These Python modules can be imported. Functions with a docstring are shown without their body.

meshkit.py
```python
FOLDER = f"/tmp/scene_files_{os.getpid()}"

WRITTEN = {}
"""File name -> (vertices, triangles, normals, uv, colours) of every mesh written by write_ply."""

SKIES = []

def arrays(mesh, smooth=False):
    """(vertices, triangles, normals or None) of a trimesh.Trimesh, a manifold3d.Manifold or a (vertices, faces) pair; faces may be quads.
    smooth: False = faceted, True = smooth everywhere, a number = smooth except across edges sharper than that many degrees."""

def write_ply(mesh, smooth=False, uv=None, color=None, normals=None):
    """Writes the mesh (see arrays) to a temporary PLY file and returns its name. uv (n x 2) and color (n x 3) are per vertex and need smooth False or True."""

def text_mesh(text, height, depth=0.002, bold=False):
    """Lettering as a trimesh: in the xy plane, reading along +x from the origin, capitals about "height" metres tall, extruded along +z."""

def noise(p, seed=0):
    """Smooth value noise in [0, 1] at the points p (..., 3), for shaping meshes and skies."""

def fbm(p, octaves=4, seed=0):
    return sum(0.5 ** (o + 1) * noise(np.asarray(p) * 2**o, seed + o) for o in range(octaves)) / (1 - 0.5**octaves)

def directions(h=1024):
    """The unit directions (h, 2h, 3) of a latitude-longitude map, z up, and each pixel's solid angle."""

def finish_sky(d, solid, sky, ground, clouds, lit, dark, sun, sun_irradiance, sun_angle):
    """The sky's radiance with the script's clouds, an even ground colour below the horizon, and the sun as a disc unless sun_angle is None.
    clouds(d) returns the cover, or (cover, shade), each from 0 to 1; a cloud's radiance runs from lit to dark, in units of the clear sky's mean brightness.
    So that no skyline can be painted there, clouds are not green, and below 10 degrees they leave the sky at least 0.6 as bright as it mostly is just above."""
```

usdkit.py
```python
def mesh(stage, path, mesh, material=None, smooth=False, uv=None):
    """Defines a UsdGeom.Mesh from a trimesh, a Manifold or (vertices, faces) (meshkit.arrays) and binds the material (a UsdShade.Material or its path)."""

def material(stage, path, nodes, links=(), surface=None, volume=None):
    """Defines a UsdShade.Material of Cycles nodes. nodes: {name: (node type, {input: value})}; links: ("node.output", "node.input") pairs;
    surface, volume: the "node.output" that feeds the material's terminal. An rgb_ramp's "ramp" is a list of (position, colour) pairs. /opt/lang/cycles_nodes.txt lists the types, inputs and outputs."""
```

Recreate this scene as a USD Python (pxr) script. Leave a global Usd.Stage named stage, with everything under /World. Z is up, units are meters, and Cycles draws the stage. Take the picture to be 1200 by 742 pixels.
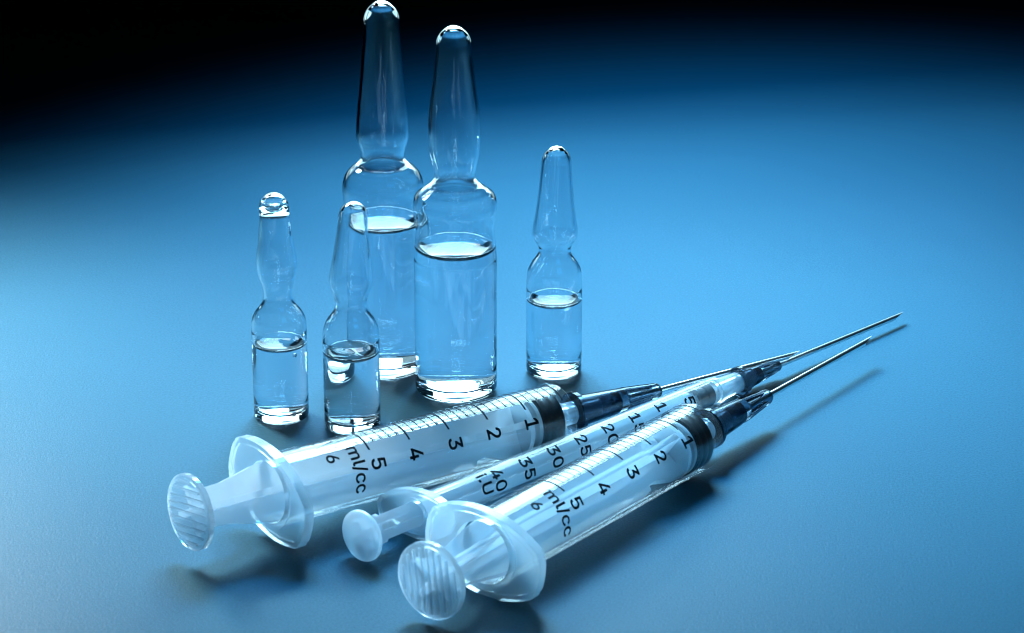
import math
import numpy as np
import trimesh
import manifold3d as m3
import meshkit
import usdkit
from pxr import Gf, Sdf, Usd, UsdGeom, UsdLux, UsdShade
from shapely.geometry import Polygon, box as sbox
from shapely.ops import unary_union

MM = 0.001
stage = Usd.Stage.CreateInMemory()
UsdGeom.SetStageUpAxis(stage, "Z")
UsdGeom.SetStageMetersPerUnit(stage, 1.0)
world = UsdGeom.Xform.Define(stage, "/World")
stage.SetDefaultPrim(world.GetPrim())


def frame(eye, to):
    """A matrix whose -z axis runs from eye to the point to (a camera or a lamp)."""
    eye, to = np.array(eye, float), np.array(to, float)
    b = (eye - to) / np.linalg.norm(eye - to)
    r = np.cross([0, 0, 1.0], b)
    r /= np.linalg.norm(r)
    return Gf.Matrix4d(*np.append(r, 0), *np.append(np.cross(b, r), 0), *np.append(b, 0), *np.append(eye * MM, 1))


# ---------------------------------------------------------------- camera, lamps
CAM = (0.0, -606.09, 234.85)                       # millimetres
cam = UsdGeom.Camera.Define(stage, "/World/camera")
cam.AddTransformOp().Set(frame(CAM, (0, 0, 0)))
cam.CreateHorizontalApertureAttr(36.0)
cam.CreateVerticalApertureAttr(36.0 * 633 / 1024)
cam.CreateFocalLengthAttr(104.89)
cam.CreateClippingRangeAttr((0.02, 50.0))
cam.CreateExposureAttr(0.1)
cam.CreateFStopAttr(45.0)
cam.CreateFocusDistanceAttr(0.60)


def spot(name, eye, to, radius, watts, color, cone, soft):
    l = UsdLux.SphereLight.Define(stage, "/World/" + name)
    l.AddTransformOp().Set(frame(eye, to))
    l.CreateRadiusAttr(radius * MM)
    l.CreateIntensityAttr(watts)
    l.CreateColorAttr(Gf.Vec3f(*color))
    l.CreateNormalizeAttr(True)
    s = UsdLux.ShapingAPI.Apply(l.GetPrim())
    s.CreateShapingConeAngleAttr(cone)
    s.CreateShapingConeSoftnessAttr(soft)


def softbox(name, eye, to, w, h, watts, color):
    l = UsdLux.RectLight.Define(stage, "/World/" + name)
    l.AddTransformOp().Set(frame(eye, to))
    l.CreateWidthAttr(w * MM)
    l.CreateHeightAttr(h * MM)
    l.CreateIntensityAttr(watts)
    l.CreateColorAttr(Gf.Vec3f(*color))
    l.CreateNormalizeAttr(True)


WHITE = (1.0, 0.97, 0.90)
COOL = (0.86, 0.95, 0.98)
SOFT = (0.55, 0.88, 1.0)
BLUE = (0.03, 0.48, 1.0)
# one lamp stand behind and above (several gelled heads), one at the left, soft boxes behind the ampoules, a weak blue fill in front
spot("key_lamp", (-75, 148, 245), (20, 0, 0), 42, 1.6, WHITE, 27, 1.0)
spot("front_lamp", (12, 148, 245), (60, -65, 0), 42, 4.4, SOFT, 24, 1.0)
spot("blue_lamp", (12, 145, 332), (65, 25, 0), 42, 4.5, BLUE, 35, 1.0)
spot("wide_blue_lamp", (-75, 145, 332), (15, -60, 0), 42, 3.2, BLUE, 36, 1.0)
spot("side_lamp", (-205, 125, 195), (-122, -45, 0), 42, 7.0, COOL, 23, 1.0)
spot("low_side_lamp", (-190, 170, 235), (-150, -115, 0), 42, 4.8, COOL, 17, 1.0)
softbox("back_softbox", (10, 118, 152), (135, -380, 10), 140, 160, 0.29, SOFT)
softbox("low_softbox", (5, 150, 66), (50, -50, 120), 340, 64, 0.045, SOFT)
softbox("fill_lamp", (200, -420, 380), (60, -80, 0), 200, 160, 0.02, BLUE)

# ---------------------------------------------------------------- materials
LOOKS = "/World/Looks/"


def mat(name, nodes, links=(), surface="p.BSDF"):
    return usdkit.material(stage, LOOKS + name, nodes, links, surface=surface)


M = {}
M["table"] = mat("table_sheet", {
    "g": ("geometry", {}),
    "n": ("noise_texture", {"scale": 2200.0, "detail": 3.0, "roughness": 0.7}),
    "n2": ("noise_texture", {"scale": 22.0, "detail": 4.0}),
    "r": ("rgb_ramp", {"ramp": [(0.3, (0.78, 0.79, 0.80)), (0.7, (1.22, 1.21, 1.20))]}),
    "r2": ("rgb_ramp", {"ramp": [(0.3, (0.0195, 0.0620, 0.090)), (0.7, (0.0205, 0.0648, 0.094))]}),
    "x": ("mix", {"mix_type": "multiply", "fac": 1.0}),
    "b": ("bump", {"strength": 0.4, "distance": 0.0002}),
    "p": ("principled_bsdf", {"roughness": 0.38, "specular_ior_level": 0.012}),
}, [("g.position", "n.vector"), ("g.position", "n2.vector"), ("n.fac", "r.fac"), ("n2.fac", "r2.fac"), ("r.color", "x.color1"), ("r2.color", "x.color2"),
    ("x.color", "p.base_color"), ("n.fac", "b.height"), ("b.normal", "p.normal")])
M["glass"] = mat("clear_glass", {"p": ("glass_bsdf", {"color": (0.97, 0.99, 1.0), "IOR": 1.5, "roughness": 0.0})})
M["liquid"] = mat("clear_liquid", {"p": ("glass_bsdf", {"color": (0.98, 0.99, 1.0), "IOR": 1.33, "roughness": 0.0})})


def plastic(name, rough, milk, color=(0.80, 0.92, 0.98), ior=1.49, through=0.55):
    """Polypropylene: part clear, part milky; light also shines through the milky part."""
    return mat(name, {
        "gl": ("glass_bsdf", {"color": (0.95, 0.975, 0.99), "IOR": ior, "roughness": rough}),
        "d": ("diffuse_bsdf", {"color": color}),
        "t": ("translucent_bsdf", {"color": color}),
        "dt": ("mix_closure", {"fac": through}),
        "m": ("mix_closure", {"fac": milk}),
    }, [("d.BSDF", "dt.closure1"), ("t.BSDF", "dt.closure2"), ("gl.BSDF", "m.closure1"), ("dt.closure", "m.closure2")], "m.closure")


def thin_wall(name, rough, milk, color=(0.80, 0.92, 0.98)):
    """A clear thin wall: straight through, with the sheen of polished plastic growing towards its edges, and a slight milkiness."""
    return mat(name, {
        "lw": ("layer_weight", {"blend": 0.5}),
        "p5": ("math", {"math_type": "power", "value2": 4.5}),
        "sc": ("math", {"math_type": "multiply_add", "value2": 0.7, "value3": 0.03}),
        "tr": ("transparent_bsdf", {"color": (0.97, 0.985, 0.99)}),
        "gs": ("glossy_bsdf", {"color": (1.0, 1.0, 1.0), "roughness": rough}),
        "d": ("diffuse_bsdf", {"color": color}),
        "t": ("translucent_bsdf", {"color": color}),
        "dt": ("mix_closure", {"fac": 0.5}),
        "m": ("mix_closure", {"fac": milk}),
        "f": ("mix_closure", {}),
    }, [("lw.facing", "p5.value1"), ("p5.value", "sc.value1"), ("sc.value", "f.fac"), ("d.BSDF", "dt.closure1"), ("t.BSDF", "dt.closure2"),
        ("tr.BSDF", "m.closure1"), ("dt.closure", "m.closure2"), ("m.closure", "f.closure1"), ("gs.BSDF", "f.closure2")], "f.closure")


M["barrel"] = thin_wall("clear_barrel_plastic", 0.035, 0.01)
M["milky"] = plastic("milky_plastic", 0.08, 0.24)
M["rod"] = plastic("plunger_plastic", 0.07, 0.36)
M["disc"] = plastic("matt_thumb_plastic", 0.10, 0.17)
M["thinbarrel"] = thin_wall("thin_barrel_plastic", 0.05, 0.07)
M["matt_disc"] = plastic("matt_milky_plastic", 0.22, 0.36, through=0.5)
M["rubber"] = mat("black_rubber", {"p": ("principled_bsdf", {"base_color": (0.005, 0.006, 0.008), "roughness": 0.4, "specular_ior_level": 0.25})})
M["hub"] = mat("smoky_hub_plastic", {
    "gl": ("glass_bsdf", {"color": (0.50, 0.60, 0.68), "IOR": 1.5, "roughness": 0.10}),
    "p": ("principled_bsdf", {"base_color": (0.016, 0.019, 0.023), "roughness": 0.25}),
    "m": ("mix_closure", {"fac": 0.2}),
}, [("gl.BSDF", "m.closure1"), ("p.BSDF", "m.closure2")], "m.closure")
M["steel"] = mat("needle_steel", {"p": ("principled_bsdf", {"base_color": (0.80, 0.83, 0.86), "metallic": 1.0, "roughness": 0.24})})
M["ink"] = mat("black_ink", {"p": ("principled_bsdf", {"base_color": (0.004, 0.006, 0.010), "roughness": 0.7, "specular_ior_level": 0.06})})

# ---------------------------------------------------------------- helpers
used = {}


def numbered(path):
    n = used[path] = used.get(path, -1) + 1
    return path if n == 0 else f"{path}_{n:03d}"


def part(parent, name, mesh, material, smooth=35):
    """One Mesh prim of the scene; coordinates in millimetres."""
    path = numbered(f"{parent}/{name}")
    v, f = (mesh.vertices, mesh.faces) if isinstance(mesh, trimesh.Trimesh) else mesh
    usdkit.mesh(stage, path, trimesh.Trimesh(np.asarray(v) * MM, np.asarray(f), process=False), M[material], smooth=smooth)
    return path


def tag(path, label=None, category=None, group=None, kind=None):
    p = stage.GetPrimAtPath(path)
    for k, v in (("label", label), ("category", category), ("group", group), ("kind", kind)):
        if v:
            p.SetCustomDataByKey(k, v)


def thing(name, label, category, group, matrix):
    path = numbered("/World/" + name)
    UsdGeom.Xform.Define(stage, path).AddTransformOp().Set(matrix)
    tag(path, label, category, group)
    return path


def lathe(profile, n=96, z=None):
    """A surface of revolution about z from (radius, height) pairs; going up = facing outwards."""
    pr = np.array(profile, float)
    a = np.linspace(0, 2 * np.pi, n, endpoint=False)
    v = np.stack([pr[:, None, 0] * np.cos(a), pr[:, None, 0] * np.sin(a), np.repeat(pr[:, None, 1], n, 1)], -1).reshape(-1, 3)
    f = []
    j = np.arange(n)
    for i in range(len(pr) - 1):
        p, q = i * n + j, i * n + (j + 1) % n
        r, s = p + n, q + n
        if pr[i, 0] > 1e-9:
            f.append(np.stack([p, q, s], 1))
        if pr[i + 1, 0] > 1e-9:
            f.append(np.stack([p, s, r], 1))
    m = trimesh.Trimesh(v, np.vstack(f), process=False)
    m.merge_vertices()
    return m


def curve(points, step=0.25):
    """Smooth (radius, height) polyline through the points (centripetal Catmull-Rom)."""
    p = np.array(points, float)
    p = np.vstack([2 * p[0] - p[1], p, 2 * p[-1] - p[-2]])
    out = []
    for i in range(1, len(p) - 2):
        p0, p1, p2, p3 = p[i - 1:i + 3]
        n = max(2, int(np.linalg.norm(p2 - p1) / step))
        t0 = 0
        t1 = t0 + max(np.linalg.norm(p1 - p0), 1e-6) ** .5
        t2 = t1 + max(np.linalg.norm(p2 - p1), 1e-6) ** .5
        t3 = t2 + max(np.linalg.norm(p3 - p2), 1e-6) ** .5
        t = np.linspace(t1, t2, n, endpoint=False)[:, None]
        a1 = (t1 - t) / (t1 - t0) * p0 + (t - t0) / (t1 - t0) * p1
        a2 = (t2 - t) / (t2 - t1) * p1 + (t - t1) / (t2 - t1) * p2
        a3 = (t3 - t) / (t3 - t2) * p2 + (t - t2) / (t3 - t2) * p3
        b1 = (t2 - t) / (t2 - t0) * a1 + (t - t0) / (t2 - t0) * a2
        b2 = (t3 - t) / (t3 - t1) * a2 + (t - t1) / (t3 - t1) * a3
        out.append((t2 - t) / (t2 - t1) * b1 + (t - t1) / (t2 - t1) * b2)
    q = np.vstack(out + [p[-2:-1]])
    q[:, 0] = np.maximum(q[:, 0], 0)
    return q


def prism(poly, z0, z1):
    polys = getattr(poly, "geoms", [poly])
    m = trimesh.util.concatenate([trimesh.creation.extrude_polygon(g, z1 - z0, engine="earcut") for g in polys])
    m.apply_translation([0, 0, z0])
    return m


def solid(m):
    return m3.Manifold(m3.Mesh(np.asarray(m.vertices, np.float32), np.asarray(m.faces, np.uint32)))


def back(man):
    g = man.to_mesh()
    return trimesh.Trimesh(g.vert_properties[:, :3], g.tri_verts, process=False)


# ---------------------------------------------------------------- the setting: one blue sheet
S = 1500.0
part("/World", "table_top", (np.array([[-S, -S, 0], [S, -S, 0], [S, S * 1.5, 0], [-S, S * 1.5, 0]], float), np.array([[0, 1, 2], [0, 2, 3]])), "table", False)
tag("/World/table_top", "smooth satin blue table surface under the ampoules and syringes", "table top", kind="structure")


# ---------------------------------------------------------------- ampoules
SMALL = "small glass ampoules"
TALL = "tall glass ampoules"


def ampoule(label, x, y, outer, level, wall, thick, meniscus, lean=(0, 0), roll=0.0, bubble=None, bead=None):
    """outer: (radius, height) of the upper part, from the shoulder to the tip; the body's radius is that of its first entry."""
    a = math.radians(roll)
    base = thing("ampoule", label, "ampoule", TALL if outer[-1][1] > 60 else SMALL,
                 Gf.Matrix4d(math.cos(a), math.sin(a), 0, 0, -math.sin(a), math.cos(a), 0, 0, 0, 0, 1, 0, x * MM, y * MM, 0, 1))
    R, top = outer[0][0], outer[-1][1]
    fr = 1.7 if R > 7 else 1.0
    foot = [(R - fr + fr * math.sin(t), fr + .03 - fr * math.cos(t)) for t in np.linspace(0.1, math.pi / 2, 14)]
    bottom = [(0, 0.09), (R * .35, 0.07), (R * .62, 0.04), (R - fr - .2, 0.03)]
    up = curve(outer[:1] + outer[1:])
    up = up[up[:, 1] > 2.0]
    out = np.vstack([bottom, foot, [(R, z) for z in np.linspace(2.5, outer[0][1] - .5, 8)], up])
    # the inner wall follows the outer one; it closes below the tip (the drawn-off glass is solid there)
    ri = R - wall
    wn = lambda z: wall * (1.0 if z < outer[0][1] else 0.85)
    inner_up = np.array([(max(r - wn(z), 0.0), z) for r, z in up if z < top - bubble and r > wn(z)])
    rt, zt = inner_up[-1]
    cap = [(rt * math.cos(t), zt + rt * .8 * math.sin(t)) for t in np.linspace(0.2, math.pi / 2, 7)]
    cap[-1] = (0.0, cap[-1][1])
    foot_in = [(ri - 1.6 + 1.6 * math.sin(t), thick + 1.6 - 1.6 * math.cos(t)) for t in np.linspace(0.1, math.pi / 2, 9)]
    bottom_in = [(0, thick + .2), (ri * .4, thick + .14), (ri * .68, thick + .04)]
    inside = np.vstack([bottom_in, foot_in, [(ri, z) for z in np.linspace(thick + 2.2, outer[0][1] - .5, 8)], inner_up, cap])
    o, i = lathe(out, 160), lathe(inside[::-1], 160)
    # the liquid laps 0.12 mm into the wall so that no air film shows
    lap = 0.12
    rl = ri + lap
    lf = [(rl - 1.6 + 1.6 * math.sin(t), thick - lap + 1.6 - 1.6 * math.cos(t)) for t in np.linspace(0.1, math.pi / 2, 9)]
    lb = [(0, thick + .2 - lap), (ri * .4, thick + .14 - lap), (ri * .68, thick + .04 - lap)]
    edge = level + meniscus
    men = [(rl, edge), (ri - .05, edge)] + [(ri - d, level + meniscus * math.exp(-d / (meniscus * .75))) for d in (0.15, .3, .5, .8, 1.2, 1.7, 2.4)] + [(1.5, level), (0, level)]
    liq = np.vstack([lb, lf, [(rl, z) for z in np.linspace(thick + 2.2, edge - .3, 6)], men])
    lq = lathe(liq, 160)
    voids = [o, i]
    if bead:                                        # an air bead sealed in the glass of the tip
        b = trimesh.creation.icosphere(4, 1.0)
        b.apply_scale([bead, bead, bead * .72])
        b.apply_translation([0, 0, top - .55 - bead * .72])
        b.invert()
        voids.append(b)
    g = trimesh.util.concatenate(voids)

    def bend(m):
        k = np.clip((m.vertices[:, 2] - outer[0][1]) / (top - outer[0][1]), 0, 1) ** 1.6
        m.vertices[:, :2] += k[:, None] * np.array(lean)
        return m
    part(base, "glass_body", bend(g), "glass", 50)
    part(base, "liquid", lq, "liquid", 40)
    return base


def dome(r, z0, z1, n=9):
    return [(r * math.cos(t), z0 + (z1 - z0) * math.sin(t)) for t in np.linspace(0, math.pi / 2, n)][1:]


first = ampoule("small clear glass ampoule, leftmost, with round glass bead in its tip", -46.2, -55.3,
        [(5.5, 18.6), (5.46, 19.8), (5.22, 21.3), (4.55, 22.6), (3.55, 23.9), (2.95, 25.4), (2.92, 27.0), (3.15, 28.2), (3.72, 30.1), (4.06, 32.2), (3.94, 34.2), (3.43, 37.7), (3.05, 41.6), (2.9, 42.9), (2.95, 43.6), (2.9, 44.2)] + dome(2.9, 44.2, 47.3),
        14.9, 0.55, 1.7, 1.3, bubble=4.4, lean=(-.3, 0), bead=1.9)
air = trimesh.creation.icosphere(3, 0.42)
air.invert()
air.apply_translation([3.0, -3.4, 14.6])
part(first, "air_bubble", air, "liquid", True)
ampoule("small clear glass ampoule with crooked tip, in front of the back tall ampoule", -31.7, -60.3,
        [(5.6, 18.6), (5.5, 20.2), (5.2, 21.6), (4.65, 22.8), (3.68, 24.2), (3.2, 25.5), (3.14, 26.8), (3.84, 28.9), (4.33, 30.9), (4.16, 32.8), (3.48, 37.8), (2.95, 42.7), (2.85, 44.2)] + dome(2.85, 44.2, 47.2),
        14.7, 0.55, 1.7, 1.6, lean=(1.1, -.3), bubble=1.5)
ampoule("tall clear glass ampoule standing furthest back, its tip reaching the picture's top", -26.3, -29.7,
        [(8.3, 32.5), (8.0, 35.4), (8.3, 39.4), (8.1, 41.2), (7.4, 42.8), (6.3, 44.0), (5.15, 44.9), (4.5, 46.2), (4.65, 47.9), (5.35, 50.6), (5.28, 54.2), (4.56, 61.9), (3.9, 70.3), (3.6, 74.6)] + dome(3.6, 74.6, 78.7),
        31.1, 0.7, 2.3, 1.9, lean=(.3, 0), bubble=1.5)
ampoule("tall clear glass ampoule in the middle, nearer the syringes, with narrower waist under its shoulder", -11.4, -42.0,
        [(8.35, 29.0), (8.15, 32.0), (7.92, 34.8), (8.12, 37.4), (8.42, 40.0), (8.0, 42.1), (6.5, 43.4), (4.95, 44.6), (4.15, 46.0), (4.35, 48.0), (4.95, 51.0), (5.24, 55.0), (5.07, 59.0), (4.25, 65.6), (3.68, 70.6), (3.5, 73.2)] + dome(3.5, 73.2, 77.0),
        29.9, 0.7, 2.3, 1.9, bubble=1.5)
ampoule("small clear glass ampoule, rightmost, standing alone behind the syringes", 8.7, -31.7,
        [(5.75, 18.6), (5.64, 20.9), (5.4, 22.8), (4.75, 24.1), (3.8, 25.5), (3.3, 26.6), (3.32, 27.5), (3.9, 28.8), (4.64, 30.2), (4.58, 31.5), (4.09, 34.8), (3.5, 40.3), (3.05, 45.4)] + dome(3.05, 45.4, 49.0),
        15.1, 0.55, 1.7, 1.4, lean=(.35, 0), bubble=1.3)


# ---------------------------------------------------------------- syringes
# local frame of a syringe: z along the needle (0 = the zero mark), x = away from the camera along the table, y = up
def syringe_matrix(x, y, z, yaw, dip):
    a, t = math.radians(yaw), math.radians(-dip)
    d = np.array([math.cos(a) * math.cos(t), math.sin(a) * math.cos(t), math.sin(t)])
    u = np.array([-math.sin(a), math.cos(a), 0])
    v = np.cross(d, u)
    return Gf.Matrix4d(*np.append(u, 0), *np.append(v, 0), *np.append(d, 0), x * MM, y * MM, z * MM, 1)


def wrap(m, R, phi, s, lift=0.012):
    """Lay flat lettering (x = along the girth, y = along the needle) round the barrel."""
    v, f = trimesh.remesh.subdivide_to_size(m.vertices, m.faces, 0.45)
    a, r = math.radians(phi) + v[:, 0] / R, R + lift + v[:, 2]
    return trimesh.Trimesh(np.stack([r * np.cos(a), r * np.sin(a), s + v[:, 1]], 1), f, process=False)


def text(parent, name, string, R, phi, s, height, bold=False, width=1.0):
    """Lettering centred at the angle phi and the place s."""
    m = meshkit.text_mesh(string, height, 0.02, bold)
    m.vertices[:, 0] *= width
    m.vertices[:, :2] -= (m.bounds[0, :2] + m.bounds[1, :2]) / 2
    return part(parent, name, wrap(m, R, phi, s), "ink", False)


def mark(parent, R, phi0, phi1, s, w):
    n = 14
    a = np.radians(np.linspace(phi0, phi1, n))
    ring = lambda r, z: np.stack([r * np.cos(a), r * np.sin(a), np.full(n, z)], 1)
    v = np.vstack([ring(R + .032, s - w / 2), ring(R + .032, s + w / 2), ring(R + .012, s - w / 2), ring(R + .012, s + w / 2)])
    f = []
    for i in range(n - 1):
        for p, q in ((0, 1), (3, 2), (2, 0), (1, 3)):
            a0, b0 = p * n + i, q * n + i
            f += [[a0, a0 + 1, b0 + 1], [a0, b0 + 1, b0]]
    for e in (0, n - 1):
        f += [[e, n + e, 3 * n + e], [e, 3 * n + e, 2 * n + e]]
    return part(parent, "scale_mark", (v, np.array(f)), "ink", False)


def wing_outline(half, end, mid, round_=1.5, n=24):
    """A finger flange: two arcs cut off by short straight ends, corners rounded."""
    c = (half ** 2 + end ** 2 - mid ** 2) / (2 * (end - mid)) if abs(end - mid) > 1e-6 else 0     # centre height of the upper arc
    rad = mid - c
    t1 = math.asin(half / rad)
    top = [(rad * math.sin(t), c + rad * math.cos(t)) for t in np.linspace(-t1, t1, n)]
    side = [(half + .7 * math.cos(t), end * .8 * math.sin(t)) for t in np.linspace(-math.pi / 2, math.pi / 2, 9)][::-1]
    right = top + side
    return Polygon(right + [(-x, -y) for x, y in right]).buffer(0).buffer(-round_, 16).buffer(round_, 16)


def hub_mesh(r0, r1, r2, s0, s1):
    """Needle hub: lug ring, cone, ribbed neck, rounded nose; hollow at its back."""
    L = s1 - s0
    pr = [(r0 - .9, s0 + .0), (r0 * 1.28 - .15, s0), (r0 * 1.30, s0 + .2), (r0 * 1.30, s0 + 1.2), (r0 * 1.25, s0 + 1.4), (r0 + .1, s0 + 1.6),
          (r0, s0 + 2.0), ((r0 + r1) / 2, s0 + L * .32), (r1, s0 + L * .56), (r1 * .93, s0 + L * .58), (r2 * .80, s0 + L * .62), (r2 * .66, s0 + L * .86),
          (r2 * .96, s0 + L * .88), (r2, s0 + L * .90), (r2, s0 + L * .955), (r2 * .86, s0 + L * .985), (r2 * .5, s0 + L), (0, s0 + L),
          ]
    inner = [(0, s0 + L * .5), (r0 - 1.15, s0 + L * .5), (r0 - .75, s0 + .3), (r0 - .9, s0)]
    body = solid(lathe(np.array(inner + pr[1:]), 64))
    fins = m3.Manifold()
    for k in range(4):
        f = solid(trimesh.creation.box([r1 * 2.02, .75, L * .40]))
        fins += f.translate([0, 0, s0 + L * .70]).rotate([0, 0, 45 * k + 10])
    taper = solid(lathe([(0, s0 + L * .45), (r1 * 1.0, s0 + L * .45), (r1 * 1.0, s0 + L * .60), (r2 * 1.04, s0 + L * .90), (0, s0 + L * .90)], 48))
    return back(body + (fins ^ taper))


def needle_mesh(s0, tip, r):
    """A steel tube with a slanted point."""
    L = tip - s0
    m = trimesh.creation.cylinder(radius=r, height=L, sections=28)
    m.apply_translation([0, 0, s0 + L / 2])
    cut = solid(trimesh.creation.box([8, 8, 8])).translate([0, 4, 0]).rotate([14, 0, 0]).translate([0, -r * .95, tip]).rotate([0, 0, 125])
    bore = solid(trimesh.creation.cylinder(radius=r * .55, height=5, sections=20)).translate([0, 0, tip])
    return back(solid(m) - cut - bore)


def vane_poly(s0, s1, outline):
    pts = [(w, s) for s, w in outline]
    return Polygon(pts + [(-w, s) for w, s in reversed(pts)]).buffer(.25, 8).buffer(-.25, 8)


def cross_rod(outline, thick):
    poly = vane_poly(0, 0, outline)
    a = prism(poly, -thick / 2, thick / 2)
    a.apply_transform(trimesh.transformations.rotation_matrix(np.pi / 2, [1, 0, 0]))
    b = a.copy()
    b.apply_transform(trimesh.transformations.rotation_matrix(np.pi / 2, [0, 0, 1]))
    return solid(a) + solid(b)


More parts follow.
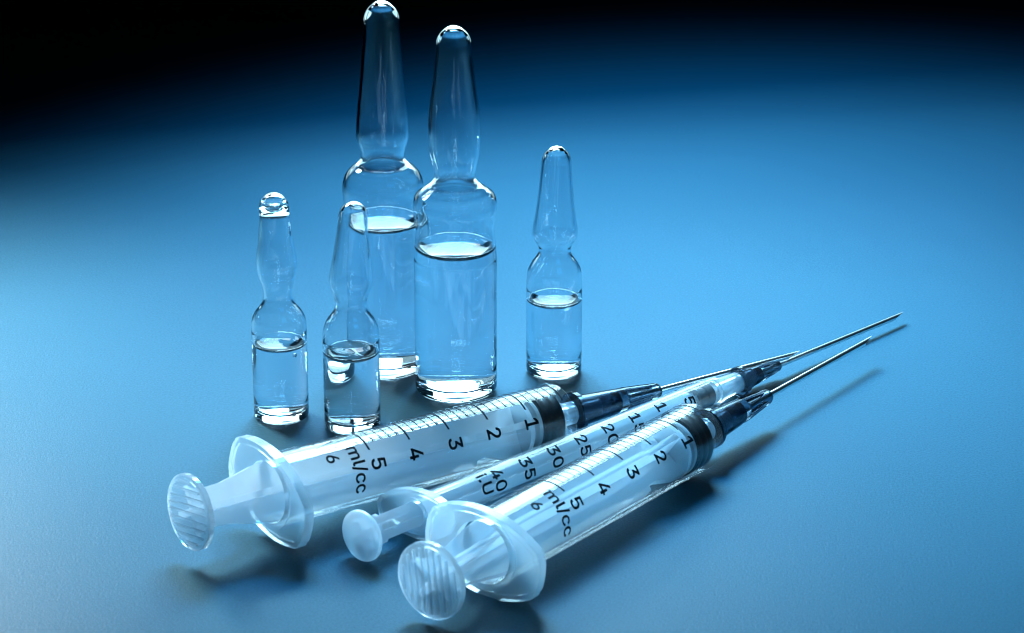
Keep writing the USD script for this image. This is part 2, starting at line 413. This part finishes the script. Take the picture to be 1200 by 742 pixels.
def big_syringe(label, pose, phi, roll_flange, roll_rod, ridge, disc_at, tip):
    base = thing("syringe", label, "syringe", "syringes lying side by side", syringe_matrix(*pose))
    R, RI, ML, FL = 6.7, 5.9, 9.14, -65.2
    # barrel with its nozzle
    barrel = np.vstack([[(RI, FL + 1.6), (R + .9, FL + 1.6)], [(R + .9 - .9 * math.sin(t), FL + 2.5 - .9 * math.cos(t)) for t in np.linspace(.2, math.pi / 2, 6)],
                        [(R, FL + 4), (R, -40), (R, -20), (R, 0.2), (R + .12, .5), (R + .12, 1.5), (R - .1, 1.9), (R - .6, 2.1), (2.9, 2.3), (2.9, 1.2), (RI - .5, .7), (RI, .3), (RI, -20), (RI, -40), (RI, FL + 1.6)]])
    part(base, "barrel", lathe(barrel), "barrel", 30)
    nozzle = [(1.0, 1.2), (2.85, 1.2), (2.85, 2.5), (2.6, 2.8), (2.3, 3.4), (2.2, 7.0), (1.95, 12.0), (1.75, 12.2), (1.0, 12.2), (1.0, 1.2)]
    part(base, "nozzle", lathe(nozzle, 64), "milky", 30)
    # finger flange with a raised rim, butted to the barrel's end
    hole = Polygon([(RI * math.cos(t), RI * math.sin(t)) for t in np.linspace(0, 2 * np.pi, 72, endpoint=False)])
    wing = wing_outline(11.8, 4.3, 8.0)
    plate = solid(prism(wing.difference(hole), FL + .1, FL + 1.58))
    rim = solid(prism(wing.difference(wing.buffer(-1.1)), FL - .4, FL + 1.0))
    collar = solid(prism(Polygon(hole.buffer(1.3).exterior).difference(hole), FL - .2, FL + 1.0))
    fl = back((plate + rim + collar).rotate([0, 0, roll_flange]))
    part(base, "finger_flange", fl, "milky", 30)
    # plunger
    hw = 3.9
    o = [(disc_at + .8, hw + .9), (disc_at + 1.6, hw + .1), (disc_at + 3, hw - .25), (disc_at + 7, hw - .1), (disc_at + 11, hw + .7), (disc_at + 14, 5.25), (disc_at + 17, 5.6),
         (-40, 5.62), (-21.5, 5.62), (-19.6, 5.3), (-19.2, 4.3), (-17.2, 4.1), (-14.5, 4.9), (-12.5, 5.5), (-9.2, 5.6), (-8.2, 5.2), (-7.0, 3.0), (-5.6, 3.0)]
    rod = cross_rod(o, 1.25)
    for z0, z1, r in ((-8.6, -7.6, 5.62), (-6.3, -5.5, 5.5)):
        rod += solid(lathe([(0, z0), (r, z0), (r, z1), (0, z1)], 64))
    part(base, "plunger_rod", back(rod.rotate([0, 0, roll_rod])), "rod", 30)
    rd = 7.05
    disc = lathe([(0, disc_at - .45), (rd - .7, disc_at - .45), (rd - .7, disc_at - .7), (rd - .2, disc_at - .7), (rd, disc_at - .45), (rd, disc_at + .4), (rd - .2, disc_at + .6), (0, disc_at + .6)], 72)
    dp = part(base, "thumb_rest", disc, "disc", 30)
    for k in range(-4, 5):
        y = k * 1.4
        half = math.sqrt((rd - 1.0) ** 2 - y * y)
        b = trimesh.creation.box([2 * half, .34, .5])
        b.apply_translation([0, y, disc_at - .66])
        b.apply_transform(trimesh.transformations.rotation_matrix(math.radians(ridge), [0, 0, 1]))
        part(dp, "grip_ridge", b, "disc", False)
    # stopper
    st = [(0, -5.3), (5.4, -5.3), (5.86, -5.0), (5.86, -4.2), (5.72, -3.9), (5.72, -3.4), (5.86, -3.1), (5.86, -2.3), (5.72, -2.0), (5.72, -1.5), (5.86, -1.2), (5.86, -.4), (5.6, -.1), (2.2, .45), (0, .5)]
    part(base, "stopper", lathe(st), "rubber", 40)
    # scale
    for i in range(31):
        ml, s = i / 5, -i / 5 * ML
        long = i % 5 == 0
        mark(base, R, 50, (phi if long else phi - 14) if i < 26 else phi - 42, s, .42 if long else .22)
    for k in range(1, 6):
        text(base, "numeral", str(k), R, phi + 25, -k * ML + (0.9 if k == 5 else .3), 3.0, True)
    text(base, "numeral", "6", R, phi - 1, -6 * ML + 1.0, 2.5, True)
    text(base, "unit_lettering", "ml/cc", R, phi + 26, -5 * ML - 3.3, 2.65, True)
    hb = part(base, "needle_hub", hub_mesh(3.1, 2.4, 1.65, 5.9, 28.4), "hub", 30)
    part(base, "needle", needle_mesh(20, tip, .58), "steel", 40)
    return base


def thin_syringe(label, pose, phi, roll, roll_rod, tip):
    base = thing("syringe", label, "syringe", "syringes lying side by side", syringe_matrix(*pose))
    R, RI, FL, D = 3.15, 2.45, -85.0, -98.6
    ST = 7.8
    barrel = np.vstack([[(RI, FL + 1.2), (R + .6, FL + 1.2)], [(R + .6 - .6 * math.sin(t), FL + 1.8 - .6 * math.cos(t)) for t in np.linspace(.2, math.pi / 2, 6)],
                        [(R, FL + 3), (R, -40), (R, -4.6), (R + .1, -4.4), (R + .1, -3.6), (R, -3.4), (R, -1.2), (R - .1, -.9), (2.75, -.6), (2.45, -.6), (2.45, -1.4), (RI - .3, -1.4), (RI, -2.0), (RI, -40), (RI, FL + 1.2)]])
    part(base, "barrel", lathe(barrel, 72), "thinbarrel", 30)
    nozzle = [(.9, -1.3), (2.4, -1.3), (2.4, -.5), (2.7, -.5), (2.7, 0.6), (2.35, 1.0), (2.3, 2.2), (2.1, 7), (1.6, 11.0), (1.4, 11.2), (.9, 11.2), (.9, -1.3)]
    part(base, "nozzle", lathe(nozzle, 64), "milky", 30)
    hole = Polygon([(RI * math.cos(t), RI * math.sin(t)) for t in np.linspace(0, 2 * np.pi, 48, endpoint=False)])
    wing = wing_outline(9.0, 2.4, 4.7, 1.0)
    fl = solid(prism(wing.difference(hole), FL - .1, FL + 1.18)) + solid(prism(wing.difference(wing.buffer(-.6)), FL - .5, FL + .8)) + solid(prism(Polygon(hole.buffer(.7).exterior).difference(hole), FL - .4, FL + .8))
    part(base, "finger_flange", back(fl.rotate([0, 0, roll])), "milky", 30)
    o = [(D + .6, 2.9), (D + 1.6, 2.5), (D + 2.6, 2.45), (D + 2.8, 2.75), (D + 4.4, 2.75), (D + 4.8, 2.3), (-60, 2.3), (-9, 2.3), (-7.6, 1.4), (-6.6, 1.4)]
    part(base, "plunger_rod", back(cross_rod(o, 1.3).rotate([0, 0, roll_rod])), "rod", 30)
    rd = 4.8
    disc = lathe([(0, D - 1.35), (rd * .5, D - 1.2), (rd * .8, D - .85), (rd - .1, D - .4), (rd, D - .1), (rd, D + .4), (rd - .2, D + .65), (0, D + .65)], 64)
    part(base, "thumb_rest", disc, "matt_disc", 50)
    st = [(0, -6.8), (2.3, -6.8), (2.43, -6.6), (2.43, -5.9), (2.2, -5.7), (2.2, -4.6), (2.43, -4.4), (2.43, -2.6), (2.2, -2.3), (0, -1.9)]
    part(base, "stopper", lathe(st, 48), "rubber", 40)
    s0 = -65.6 + 8 * ST
    for i in range(41):
        s = s0 - i * ST / 5
        long = i % 5 == 0
        mark(base, R, 40, 72 if long else 60, s, .3 if long else .18)
    for k, t in enumerate(("5", "10", "15", "20", "25", "30", "35", "40")):
        text(base, "numeral", t, R, phi, s0 - (k + 1) * ST, 2.75, True)
    text(base, "unit_lettering", "i.U", R, phi - 4, s0 - 8 * ST - 3.5, 2.6, True)
    part(base, "needle_hub", hub_mesh(2.35, 1.75, 1.2, 7.0, 20.4), "hub", 30)
    part(base, "needle", needle_mesh(14, tip, .54), "steel", 40)
    return base


big_syringe("five millilitre plastic syringe lying at the back, directly in front of the ampoules", (7.01, -72.45, 6.72, 38.0, 2.42), 128.5, 16, 62, -10, -81.6, 67.4)
big_syringe("five millilitre plastic syringe nearest the camera, its flange overlapping the thin syringe", (33.86, -82.27, 6.72, 53.31, 1.07), 120.5, 7, 35, 82, -79.7, 69.6)
thin_syringe("thin milky forty unit syringe lying between the two wider syringes", (40.99, -50.04, 3.2, 46.47, 1.0), 147, -10, 55, 63.9)
